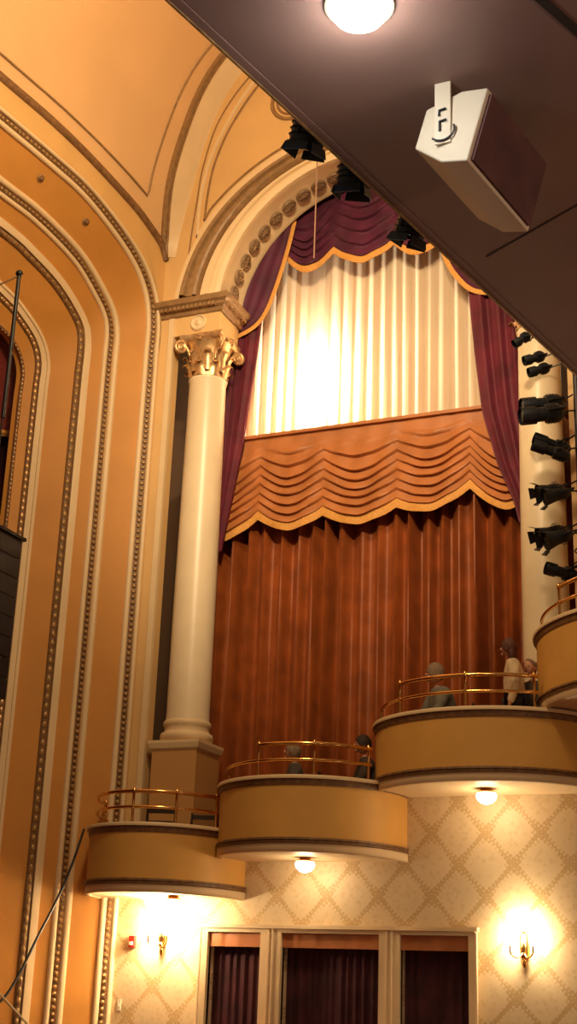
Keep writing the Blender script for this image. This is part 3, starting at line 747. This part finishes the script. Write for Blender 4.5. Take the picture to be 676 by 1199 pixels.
m_.tube([ec-axn*.024+Vector((-.012, 0, .075)), ec-axn*.024+Vector((-.012, 0, .10)), ec-axn*.024+Vector((.018, 0, .105))], .006, 6)
m_.build('bracket_slots', BLACK, t)

# ------------------------------------------------------------------ spotlights
def spot_fix(loc, d, L, r, label, group, kind='profile', yoke_to=None, mat_=BLACK, name='stage_spotlight'):
    """loc = centre of barrel, d = beam direction."""
    d = Vector(d).normalized(); rot = (-d).to_track_quat('Z', 'Y').to_matrix(); loc = Vector(loc)
    t = thing(name, label, 'spotlight', loc, 0, group)
    f = loc + d*L/2
    if kind == 'profile':
        prof = [(r*.95, 0), (r, .02), (r, L*.34), (r*.80, L*.36), (r*.78, L*.55), (r*1.05, L*.58), (r*1.08, L*.85), (r*.7, L*.97), (r*.35, L)]
    else:
        prof = [(r*1.25, 0), (r*1.2, .02), (r*.95, L*.35), (r*.9, L*.38), (r*.85, L*.75), (r*.55, L*.95), (r*.3, L)]
    m_ = MB(); m_.lathe(prof, f, 20, rot, False)
    for k in range(3): m_.lathe([(r*1.1, L*(.62+.07*k)), (r*1.16, L*(.625+.07*k)), (r*1.1, L*(.64+.07*k))], f, 20, rot, False)
    hs = m_.build('housing', mat_, t, True)
    m_ = MB(); m_.lathe([(.001, .03), (r*.6, .028), (r*.9, .035)], f, 20, rot, False); m_.build('lens', CHROME if kind != 'profile' else BLACK, hs, True)
    m_ = MB(); sx = rot @ Vector((1, 0, 0)); sy = rot @ Vector((0, 1, 0)); yt = Vector(yoke_to) if yoke_to is not None else loc + Vector((0, 0, r*2.2))
    c_ = loc - d*L*.08; u = (yt-c_); u = (u - sx*u.dot(sx))
    ud = u.normalized(); 
    m_.tube([c_+sx*r*1.2, c_+sx*r*1.2+ud*min(u.length, r*1.9), c_-sx*r*1.2+ud*min(u.length, r*1.9), c_-sx*r*1.2], .012, 6)
    m_.tube([c_+ud*min(u.length, r*1.9), yt], .012, 6); m_.build('yoke', mat_, t, True)
    if kind == 'par':
        for k in range(4):
            a = k*pi/2+.4; e = rot @ Vector((cos(a), sin(a), 0)); e2 = rot @ Vector((-sin(a), cos(a), 0))
            m_ = MB(); b0 = f+e*r*1.2; nn = e*.5+d*.9
            m_.grid([[b0-e2*r*.7, b0+e2*r*.7], [b0-e2*r*.85+nn*r*.8, b0+e2*r*.85+nn*r*.8]])
            o = m_.build('barn_door', mat_, hs); sm = o.modifiers.new('thick', 'SOLIDIFY'); sm.thickness = .006
    return t
POLE = Vector((-3.10, 16.25, 4.9))
t = thing('lighting_pole', 'dark vertical lighting pole standing behind the topmost box parapet', 'pole', POLE)
m_ = MB(); m_.tube([POLE, POLE+Vector((0, 0, 5.4))], .045, 12); m_.build('upright', BLACK, t, True)
m_ = MB(); m_.lathe([(.2, 4.9), (.2, 4.93), (.07, 4.96)], (POLE.x, POLE.y, 0), 20); m_.build('base', BLACK, t, True)
def side_spot(px, z, tilt, L, r, y, kind, label, az=-.55):
    d = Vector((-1, az, -tilt)); spot_fix((px, y, z), d, L, r, label, 'spotlights on the right lighting pole', kind, yoke_to=(POLE.x, POLE.y+(.02 if y > 16.2 else -.02), z+.12))
DXS = -.13
SPOTS = [(-3.42, 8.72, .22, .58, .125, 16.25, 'profile', 'long black spotlight, upper one of the largest pair on the lighting pole'),
         (-3.36, 8.45, .22, .58, .125, 15.95, 'profile', 'long black spotlight, lower one of the largest pair on the lighting pole'),
         (-3.30, 8.13, -.35, .50, .085, 16.2, 'profile', 'slim black spotlight just below the largest pair'),
         (-3.26, 7.93, -.35, .50, .085, 15.95, 'profile', 'slim black spotlight, second below the largest pair'),
         (-3.34, 7.50, .35, .34, .095, 16.2, 'par', 'flared black spotlight with pale lens, upper of the middle pair'),
         (-3.20, 7.34, .35, .34, .095, 15.95, 'par', 'flared black spotlight with pale lens, lower of the middle pair'),
         (-3.34, 6.93, .45, .36, .105, 16.2, 'par', 'flared black spotlight, upper of the lowest pair of flared ones'),
         (-3.20, 6.78, .45, .36, .105, 15.95, 'par', 'flared black spotlight, lower of the lowest pair of flared ones'),
         (-3.22, 6.38, -.25, .40, .09, 16.1, 'profile', 'lowest black spotlight on the pole, just above the topmost box railing'),
         (-3.44, 9.20, .45, .30, .075, 16.2, 'profile', 'short black spotlight under the soffit edge, above the largest pair'),
         (-3.50, 9.38, .45, .30, .075, 16.2, 'profile', 'short black spotlight under the soffit edge, second above the largest pair'),
         (-3.66, 9.68, .9, .26, .07, 16.2, 'profile', 'topmost short black spotlight, half hidden by the soffit edge')]
for (px, z, ti, L, r, y, k, lab) in SPOTS: side_spot(px+DXS, z, ti, L, r*.93, y, k, lab)
tag(MB().tube(catmull([(-3.05, 16.2, 6.75), (-3.15, 16.0, 6.6), (-3.02, 15.95, 6.5), (-3.2, 16.05, 6.42), (-3.06, 16.2, 6.3)], 8), .01, 6).build('cable_loop', BLACK, smooth=True), 'black cable looping between the lowest spotlights on the pole', 'cable')
# three dark blue fixtures below the balcony edge
def edge_fix(a, z, label, tw=0):
    p = Vector(bal(a, -.15, z)); d = Vector((-.35+tw, .25, -1)).normalized(); rot = (-d).to_track_quat('Z', 'Y').to_matrix() @ Matrix.Rotation(.5+tw*3, 3, 'Z')
    t = thing('balcony_spotlight', label, 'spotlight', p, 0, 'spotlights on the balcony front')
    m_ = MB(); m_.lathe([(.080, -.03), (.084, -.02), (.086, .07), (.080, .09), (.078, .13), (.06, .16), (.02, .17)], p, 18, rot, False)
    for k in range(3): m_.lathe([(.080, .0+.03*k), (.094, .006+.03*k), (.080, .012+.03*k)], p, 18, rot, False)
    hs = m_.build('housing', BLUEB, t, True)
    m_ = MB(); m_.lathe([(.001, -.005), (.04, -.01), (.07, -.015)], p, 18, rot, False); m_.build('lens', BLUEB, hs, True)
    f = p - rot @ Vector((0, 0, .03))
    for k in range(4):
        a_ = k*pi/2; e = rot @ Vector((cos(a_), sin(a_), 0)); e2 = rot @ Vector((-sin(a_), cos(a_), 0)); b0 = f+e*.076; nn = e*.25-rot @ Vector((0, 0, 1))
        m_ = MB(); m_.grid([[b0-e2*.06, b0+e2*.06], [b0-e2*.066+nn*.05, b0+e2*.07+nn*.042]]); o = m_.build('barn_door', BLUEB, hs)
        sm = o.modifiers.new('thick', 'SOLIDIFY'); sm.thickness = .004
    sx = rot @ Vector((1, 0, 0)); up = rot @ Vector((0, 0, 1))
    m_ = MB(); m_.tube([p+sx*.088, p+sx*.088+up*.17, p-sx*.088+up*.17, p-sx*.088], .008, 6); q = p+up*.17; m_.tube([q, Vector(bal(a, -.15, z+.26)), Vector(bal(a, .0, z+.26))], .012, 8); m_.build('yoke', BLUEB, t, True)
edge_fix(1.22, 5.175, 'dark blue spotlight on the balcony edge, uppermost of the three')
edge_fix(1.64, 5.175, 'dark blue spotlight on the balcony edge, between the other two', .15)
edge_fix(2.21, 5.185, 'dark blue spotlight on the balcony edge, in front of the maroon valance', -.1)

# hanging cord in front of the swags
tag(MB().tube([(-6.97, 16.55, 11.72), (-6.97, 16.55, 14.0), (-6.97, 16.58, 16.80)], .011, 6).build('hanging_cord', mat('tan_cord', (.35, .2, .13), .7), smooth=True), 'thin tan cord hanging in front of the maroon valance', 'cord')

# ------------------------------------------------------------------ stage left: line array, curtain, rigging
t = thing('line_array_speaker', 'tall black line array loudspeaker at the left edge', 'loudspeaker', (-9.95, 13.95, 6.75))
for k in range(8):
    z1 = 6.72-k*.257
    m_ = MB(); m_.box((-10.40, 13.30, z1-.25), (-9.81, 13.97, z1)); m_.box((-10.36, 13.28, z1-.235), (-9.84, 13.30, z1-.015))
    o = m_.build('cabinet', BLACK, t); bv = o.modifiers.new('bevel', 'BEVEL'); bv.width = .008
m_ = MB(); m_.box((-10.40, 13.26, 6.73), (-9.78, 14.02, 6.77)); m_.build('flying_frame', BLACK, t)
m_ = MB(); m_.tube([(-9.90, 13.37, 6.77), (-9.88, 13.35, 8.2)], .012, 8); m_.build('hanging_wire', BLACK, t)
t = thing('rigging_rod', 'dark leaning rod in front of the proscenium at the left edge', 'rod', (-9.80, 13.1, 8.4))
m_ = MB(); m_.tube([(-9.87, 13.35, 8.2), (-9.85, 13.32, 10.25)], .028, 8); m_.ball((-9.85, 13.32, 10.27), .05, 10, 8); m_.build('shaft', BLACK, t, True)
m_ = MB(); m_.tube([(-9.85, 13.32, 10.24), (-10.2, 13.1, 9.95)], .013, 6); m_.build('stay', BROWN, t, True)
vdrape('stage_curtain', MAROON, 0, 0, 0, 0, 11.2, .05, 13.8, 10, .09, 'dark red stage curtain beyond the proscenium at the left edge', 'curtain', ledge=lambda z: -15, redge=lambda z: -11.7, nz=10) if False else None
rows_ = []
for j in range(15):
    z = 11.4-11.35*j/14; rows_.append([(-11.8+.09*sin(i*.9), 9+8.4*i/160, z) for i in range(161)])
tag(MB().grid(rows_).build('stage_curtain', MAROON, smooth=True), 'dark red stage curtain beyond the proscenium at the left edge', 'curtain')
g = MB(); bot = catmull([(-11.62, 13.6, 8.55), (-11.62, 14.2, 8.72), (-11.62, 14.7, 8.80), (-11.62, 15.1, 8.98), (-11.62, 15.5, 9.15), (-11.62, 16.0, 9.3)], 6)
tp = [Vector((-11.62, p.y, 11.3)) for p in bot]; rws = []
for j in range(21):
    s = j/20; rws.append([a.lerp(b_, s)+Vector((.05*abs(sin(s*18)), 0, -.12*sin(s*pi)*sin(i*.5))) for i, (a, b_) in enumerate(zip(tp, bot))])
t = thing('stage_swag', 'red stage swag with gold fringe at the left edge', 'swag', (-11.9, 14.6, 8.8))
MB().grid(rws).build('cloth', mat('red_velvet', (.17, .018, .014), .7, sheen=.5), t, True)
g = MB(); g.grid([[p+Vector((.03, 0, .02)) for p in bot], [p+Vector((.06, 0, -.05)) for p in bot], [p+Vector((.03, 0, -.10)) for p in bot]]); g.build('fringe', FRINGE, t, True)

# cables lower left
tag(MB().tube(catmull([(-9.76, 15.97, 3.34), (-9.66, 15.6, 2.88), (-9.58, 15.2, 2.42), (-9.56, 14.8, 1.94), (-9.54, 14.4, 1.44), (-9.54, 14.1, 1.18), (-9.6, 13.7, 1.0)], 10), .017, 8).build('sagging_cable', BLACK, smooth=True), 'black cable sagging from the corner of the lowest box to the left edge', 'cable')
tag(MB().tube([(-8.88, 14.0, .80), (-9.80, 14.0, 1.49)], .015, 8).build('slanted_rail', CREAM, smooth=True), 'thin pale slanted rail in the bottom left corner', 'rail')

# ------------------------------------------------------------------ chairs
WOODD = mat('dark_chair_wood', (.035, .018, .012), .4)
SEATF = mat('dark_blue_seat', (.02, .02, .035), .8)
def chair(loc, rz, label, seat_h=.46, cushion=SEATF):
    t = thing('chair', label, 'chair', loc, rz)
    m_ = MB(); m_.box((-.21, -.2, seat_h-.05), (.21, .21, seat_h)); o = m_.build('seat', cushion, t, local=True)
    bv = o.modifiers.new('bevel', 'BEVEL'); bv.width = .02; bv.segments = 3
    for sx in (-1, 1):
        MB().tube([(sx*.19, -.18, 0), (sx*.18, -.18, seat_h-.04)], [.014, .019], 8).build('leg', WOODD, t, True, local=True)
        MB().tube([(sx*.19, .25, 0), (sx*.185, .2, seat_h), (sx*.18, .27, .95)], [.014, .02, .015], 8).build('leg', WOODD, t, True, local=True)
    for z in (.60, .75, .90):
        MB().grid([[(x, .215+.07*(z-.46)/.49+.03*(1-(x/.18)**2)+dy, z+dz) for x in (-.18, -.09, 0, .09, .18)] for dy, dz in ((0, -.03), (0, .03), (.018, .03), (.018, -.03), (0, -.03))]).build('back_slat', WOODD, t, True, local=True)
    return t
chair((-8.78, 16.35, 2.67), radians(200), 'dark slatted chair behind the lowest railing, left of its neighbour')
chair((-8.25, 16.45, 2.67), radians(20), 'dark chair behind the lowest railing, right of its neighbour')

# ------------------------------------------------------------------ people
SKIN = mat('skin', (.50, .24, .15), .55, noise=.08, nscale=8)
HAIRG = mat('grey_hair', (.26, .18, .12), .8, noise=.2, nscale=40, bump=.5, bscale=120)
HAIRR = mat('reddish_dark_hair', (.09, .025, .015), .6, noise=.3, nscale=40, bump=.5, bscale=120)
HAIRD = mat('dark_brown_hair', (.03, .015, .01), .7, bump=.5, bscale=120)
def skin_obj(name, J, edges, mat_, parent, sub=1, root=0):
    me = bpy.data.meshes.new(name); me.from_pydata([j[0] for j in J], edges, []); o = bpy.data.objects.new(name, me); C.objects.link(o)
    sk = o.modifiers.new('skin', 'SKIN'); sk.use_smooth_shade = True; sv = me.skin_vertices[0].data
    for i, j in enumerate(J):
        r = j[1]; sv[i].radius = (r, r) if isinstance(r, (int, float)) else r; sv[i].use_root = (i == root)
    ss = o.modifiers.new('subsurf', 'SUBSURF'); ss.levels = ss.render_levels = sub
    me.materials.append(mat_); o.parent = parent; return o
def person(loc, rz, label, shirt, trousers, hair, seated=True, seat_h=.46, lean=0, tilt=0, long_hair=False, bald=False, arms='lap', sc=1.0, turn=0):
    """local frame: faces -Y, origin at the floor under the pelvis"""
    t = thing('person', label, 'person', loc, rz); t.scale = (sc, sc, sc)
    V = Vector; hp = seat_h+.10 if seated else .93
    pel = V((0, 0, hp)); ln = V((0, -lean, 0))
    waist = pel+V((0, 0, .18))+ln*.25; chest = pel+V((0, 0, .38))+ln*.65; neck = pel+V((0, 0, .52))+ln; nk2 = neck+V((0, -.015, .09))
    J = [(pel, (.15, .11)), (waist, (.13, .095)), (chest, (.155, .105)), (neck, .055), (nk2, .05)]; E = [(0, 1), (1, 2), (2, 3), (3, 4)]
    body_limbs = {'L': [], 'R': []}
    def add(p, r, par): J.append((p, r)); E.append((par, len(J)-1)); return len(J)-1
    arms_pts = {}; legs_pts = {}
    for s, k in ((-1, 'L'), (1, 'R')):
        sh = neck+V((s*.17, 0, -.05))
        if arms == 'lap': el = sh+V((s*.06, -.08, -.27)); wr = el+V((-s*.05, -.22, -.06))
        elif arms == 'rest': el = sh+V((s*.07, -.10, -.26)); wr = el+V((-s*.08, -.22, -.02))
        else: el = sh+V((s*.04, .02, -.29)); wr = el+V((0, -.08, -.24))
        i = add(sh, .055, 2); i = add(el, .042, i); i = add(wr, .028, i); hd = wr+(wr-el).normalized()*.06
        ip = add(hd, (.036, .02), i); dirv = (wr-el).normalized(); side = V((1, 0, 0))
        for q in range(4):
            b0 = hd+dirv*.02+side*(q-1.5)*.02; k1 = add(b0+dirv*.03, .0095, ip); L = (.06, .07, .066, .052)[q if s < 0 else 3-q]
            k1 = add(b0+dirv*(.03+L*.5)+V((0, 0, -.008)), .009, k1); add(b0+dirv*(.03+L)+V((0, 0, -.025)), .008, k1)
        k1 = add(wr+dirv*.03-side*s*.035, .011, i); add(wr+dirv*.07-side*s*.055, .009, k1)
        arms_pts[k] = (sh, el, wr)
        hip = pel+V((s*.09, 0, -.02))
        if seated: kn = hip+V((s*.04, -.42, .0)); an = V((kn.x, kn.y+.03, .08))
        else: kn = V((s*.10, -.02, .50)); an = V((s*.10, .02, .08))
        i = add(hip, .085, 0); i = add(kn, .056, i); i = add(an, .038, i); add(an+V((0, -.15, -.04)), (.04, .025), i)
        legs_pts[k] = (hip, kn, an)
    skin_obj('body', J, E, SKIN, t, 1)
    # shirt
    Js = [(pel+V((0, 0, .02)), (.20, .16)), (waist, (.19, .155)), (chest, (.20, .15)), (neck+V((0, .0, .045)), (.072, .07))]; Es = [(0, 1), (1, 2), (2, 3)]
    for k in 'LR':
        sh, el, wr = arms_pts[k]; Js += [(sh, .088), (el, .068), (wr, .05)]; n0 = len(Js)-3; Es += [(2, n0), (n0, n0+1), (n0+1, n0+2)]
    skin_obj('shirt', Js, Es, shirt, t, 2)
    Jt = [(pel, (.16, .12))]; Et = []
    for k in 'LR':
        hip, kn, an = legs_pts[k]; Jt += [(hip, .10), (kn, .072), (an, .055)]; n0 = len(Jt)-3; Et += [(0, n0), (n0, n0+1), (n0+1, n0+2)]
    skin_obj('trousers', Jt, Et, trousers, t, 1)
    for s, k in ((-1, 'L'), (1, 'R')):
        an = legs_pts[k][2]; m_ = MB(); m_.ball(an+V((0, -.07, -.035)), .1, 10, 8, (.45, 1.25, .45)); m_.build('shoe', BLACK, t, True, local=True)
    # head with face
    hc = nk2+V((0, -.03, .115)); Rh = Matrix.Rotation(turn, 3, 'Z') @ Matrix.Rotation(tilt, 3, 'X')
    m_ = MB(); m_.ball(hc, .1, 20, 14, (.78, .98, 1.18), Rh)
    for i, p in enumerate(m_.v):
        q = Rh.inverted() @ (Vector(p)-hc)
        if q.z < -.02: f = 1-.28*min(1, (-.02-q.z)/.10); q.x *= f
        if q.y < 0 and -.05 < q.z < .03 and abs(q.x) > .02 and abs(q.x) < .045: q.y += .006
        m_.v[i] = tuple(hc + Rh @ q)
    m_.ball(hc+Rh @ V((0, -.102, -.012)), .017, 8, 6, (.7, 1.1, 1.3), Rh); m_.ball(hc+Rh @ V((0, -.088, -.085)), .024, 8, 6, (1.2, .7, .8), Rh)
    for s in (-1, 1):
        m_.ball(hc+Rh @ V((s*.078, .008, -.01)), .028, 8, 6, (.35, .8, 1.15), Rh)
    hd_ = m_.build('head', SKIN, t, True, local=True)
    for s in (-1, 1):
        m_ = MB(); m_.ball(hc+Rh @ V((s*.031, -.086, .008)), .008, 8, 6); m_.build('eye', BLACK, hd_, True, local=True)
    m_ = MB(); m_.ball(hc+Rh @ V((0, -.088, -.052)), .02, 10, 6, (1.1, .5, .32), Rh); m_.build('mouth', mat('lips', (.35, .10, .08), .5) if 'lips' not in bpy.data.materials else bpy.data.materials['lips'], hd_, True, local=True)
    # hair cap
    m_ = MB(); rows_ = []
    for i in range(13):
        th = (pi*.70 if not bald else pi*.5)*i/12; r_ = []
        for k in range(25):
            a = 2*pi*k/24; fr_ = max(0, -sin(a)); thh = th*(1-.50*fr_**1.5)
            rr = .112+.004*sin(a*9+i)
            r_.append(hc + Rh @ V((.80*rr*sin(thh)*cos(a), 1.0*rr*sin(thh)*sin(a)+.008, 1.16*rr*cos(thh)+.004)))
        rows_.append(r_)
    if bald: rows_ = [r_ for r_ in rows_[8:]]
    m_.grid(rows_)
    if long_hair: m_.ball(hc+Rh @ V((0, .06, -.09)), .085, 14, 10, (.95, .6, 1.5), Rh)
    m_.build('hair', hair, t, True, local=True)
    return t
cloth = lambda n, c: mat(n, c, .85, noise=.15, nscale=10)
GREYJ = cloth('grey_green_jacket', (.16, .15, .12)); CREAMT = cloth('cream_top', (.62, .48, .30)); DKJ = cloth('dark_brown_jacket', (.045, .03, .022)); DKT = cloth('dark_trousers', (.02, .017, .02)); DIM = cloth('dim_grey_jacket', (.07, .055, .045))
F3, F2 = 3.95, 3.15
chair((-4.92, 16.5, F3), radians(-50), 'dark chair under the grey-haired person')
person((-4.92, 16.5, F3), radians(-50), 'grey-haired person in grey jacket seated at the left of the third box, facing left', GREYJ, DKT, HAIRG, lean=.12, arms='rest', turn=radians(-35), seat_h=.42, sc=1.06)
person((-3.98, 16.2, F3), radians(-70), 'person with reddish dark hair and cream top standing in the third box', CREAMT, DKT, HAIRR, seated=False, lean=.03, arms='down', long_hair=True, sc=.93, turn=radians(-30))
chair((-3.84, 16.55, F3), radians(-20), 'dark chair under the bald person at the right end of the third box')
person((-3.84, 16.55, F3), radians(-20), 'bald person in dark brown jacket seated behind the cream-topped person', DKJ, DKT, HAIRG, bald=True, seat_h=.52, arms='lap')
chair((-6.96, 16.5, F2), radians(-60), 'dark chair under the dim grey-haired person in the second box')
person((-6.98, 16.5, F2), radians(-60), 'dim grey-haired person seated left of the middle in the second box', DIM, DKT, HAIRG, seat_h=.44, arms='lap', sc=.96)
chair((-6.05, 16.9, F2), radians(-60), 'dark chair under the dark-haired person in the second box')
person((-6.05, 16.85, F2), radians(-60), 'dark-haired person in dark clothes at the right end of the second box', DKJ, DKT, HAIRD, lean=.08, arms='rest', seat_h=.5)
chair((-4.62, 16.5, F3), radians(10), 'empty dark chair between the people in the third box')
